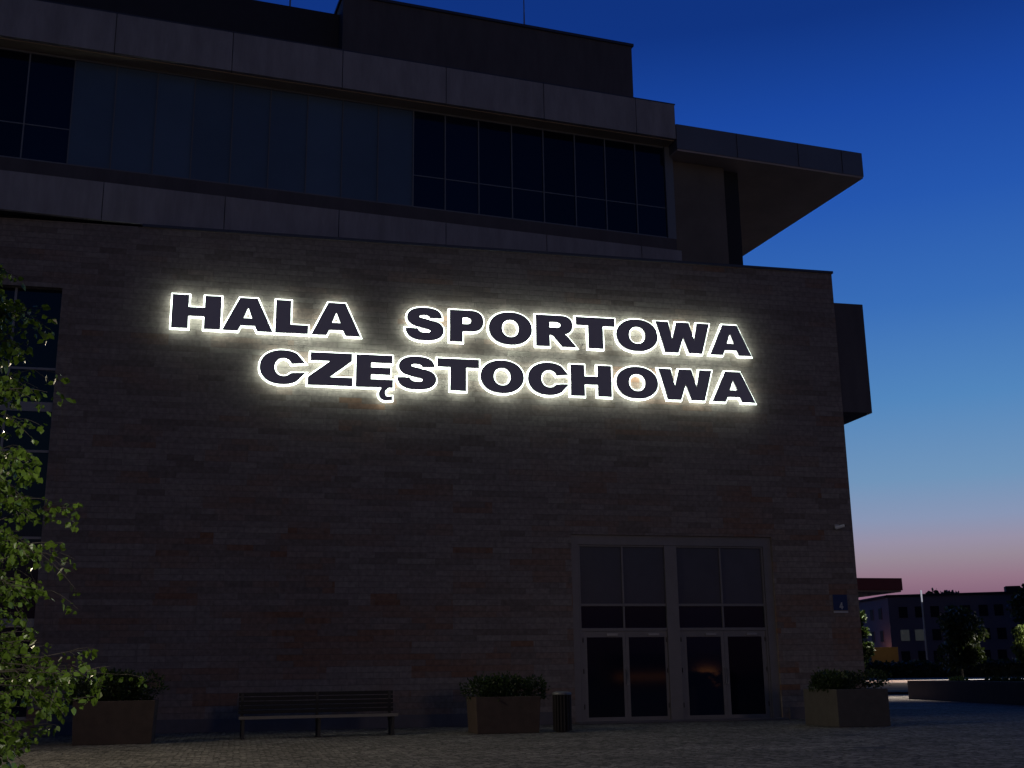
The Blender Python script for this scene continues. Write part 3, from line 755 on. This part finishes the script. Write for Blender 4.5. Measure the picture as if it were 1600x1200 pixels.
# ------------------------------------------------------------------ light
W = bpy.data.worlds.new('World'); sc.world = W; W.use_nodes = True
nt = W.node_tree; N = nt.nodes; Lk = nt.links; bg = N['Background']
tc = N.new('ShaderNodeTexCoord'); sp = N.new('ShaderNodeSeparateXYZ'); Lk.new(tc.outputs['Generated'], sp.inputs[0])
mr = N.new('ShaderNodeMapRange'); mr.inputs[1].default_value = 0; mr.inputs[2].default_value = .8; Lk.new(sp.outputs['Z'], mr.inputs[0])
rp = N.new('ShaderNodeValToRGB'); cr = rp.color_ramp
stops = [(0, (92, 70, 98)), (.040, (112, 82, 110)), (.057, (134, 100, 122)), (.070, (146, 116, 134)), (.087, (150, 136, 150)), (.10, (150, 143, 165)), (.118, (136, 149, 180)), (.15, (112, 148, 186)), (.214, (82, 134, 189)), (.29, (56, 109, 184)), (.37, (37, 87, 175)), (.44, (25, 70, 160)), (.505, (16, 52, 130)), (.8, (10, 34, 90))]
cr.elements[0].position = 0; cr.elements[0].color = lin(*stops[0][1]); cr.elements[1].position = 1; cr.elements[1].color = lin(*stops[-1][1])
for p, c in stops[1:-1]:
    e = cr.elements.new(p/.8); e.color = lin(*c)
Lk.new(mr.outputs[0], rp.inputs[0])
# the sky dims away from the afterglow (which lies ahead of the camera)
dt = N.new('ShaderNodeVectorMath'); dt.operation = 'DOT_PRODUCT'; dt.inputs[1].default_value = (.35, .937, 0); Lk.new(tc.outputs['Generated'], dt.inputs[0])
m2 = N.new('ShaderNodeMapRange'); m2.interpolation_type = 'SMOOTHSTEP'; m2.inputs[1].default_value = -.5; m2.inputs[2].default_value = .6; m2.inputs[3].default_value = .20; m2.inputs[4].default_value = 1
Lk.new(dt.outputs['Value'], m2.inputs[0])
Lk.new(rp.outputs[0], bg.inputs['Color']); Lk.new(m2.outputs[0], bg.inputs['Strength'])

def spot(name, loc, target, power, col, size, blend=.6, rad=.15):
    l = bpy.data.lights.new(name, 'SPOT'); l.energy = power; l.color = col; l.spot_size = math.radians(size); l.spot_blend = blend; l.shadow_soft_size = rad
    o = bpy.data.objects.new(name, l); C.objects.link(o); o.location = loc
    o.rotation_euler = (Vector(target)-Vector(loc)).to_track_quat('-Z', 'Y').to_euler(); return o
def lamp(name, loc, power, col, rad=.2):
    l = bpy.data.lights.new(name, 'POINT'); l.energy = power; l.color = col; l.shadow_soft_size = rad
    o = bpy.data.objects.new(name, l); C.objects.link(o); o.location = loc; return o
spot('tree_floodlight', (-14.6, -24.0, 5.0), (-18.9, -19.3, 2.0), 1250, (1, .93, .76), 34)
spot('plaza_floodlight', (-31, -9, 9.5), (-10, -15, 0), 5000, (1, .84, .58), 84, 1, .3)
lamp('square_lamp', (-3, -78, 9), 5300, (1, .76, .62), 3.0)
spot('tree_light', tuple(pt(37.5, 79, 4.5)), tuple(pt(34.6, 78, 2.6)), 1100, (1, .92, .75), 28)
spot('tree_light_edge', tuple(pt(38.0, 73, 5)), tuple(pt(36.4, 76, 2.9)), 2600, (1, .95, .8), 30)
spot('road_light', tuple(pt(37, 95, 9)), tuple(pt(36.5, 93, 0)), 14000, (1, .95, .92), 110, .8)
spot('road_light_far', tuple(pt(41, 95, 9)), tuple(pt(40, 93, 0)), 14000, (1, .95, .9), 110, .8)
spot('pavement_light', tuple(pt(30.6, 92, 7)), tuple(pt(30.8, 90, 0)), 3200, (1, .62, .38), 110, .8)
spot('plaza_end_light', tuple(pt(30.5, 60, 8)), tuple(pt(30.8, 58, 0)), 5000, (1, .86, .78), 80, 1)
lamp('orange_yard_lamp', tuple(pt(29.75, 150, 3.0)), 45, (1, .42, .2))
spot('container_fill', tuple(pt(29.9, 124, 5)), tuple(pt(30.2, 132, 1.5)), 90, (1, .85, .6), 45)  # unseen spot added to brighten the yellow container
# ------------------------------------------------------------------ camera
cam = bpy.data.cameras.new('camera'); co = bpy.data.objects.new('camera', cam); C.objects.link(co)
Fv = Vector((.2182704, .9453588, .2421877)); Rv = Vector((.9749963, -.2218573, -.0127096)); Uv = Vector((-.0417159, -.2389062, .9701462))
mtx = Matrix((Rv, Uv, -Fv)).transposed().to_4x4(); mtx.translation = CAM
co.matrix_world = mtx
cam.sensor_width = 36; cam.lens = 36*1819.4/1600; cam.clip_end = 3000; cam.clip_start = .1
sc.camera = co
sc.view_settings.view_transform = 'Standard'; sc.view_settings.look = 'None'; sc.view_settings.exposure = 0; sc.view_settings.gamma = 1
sc.view_settings.use_curve_mapping = False
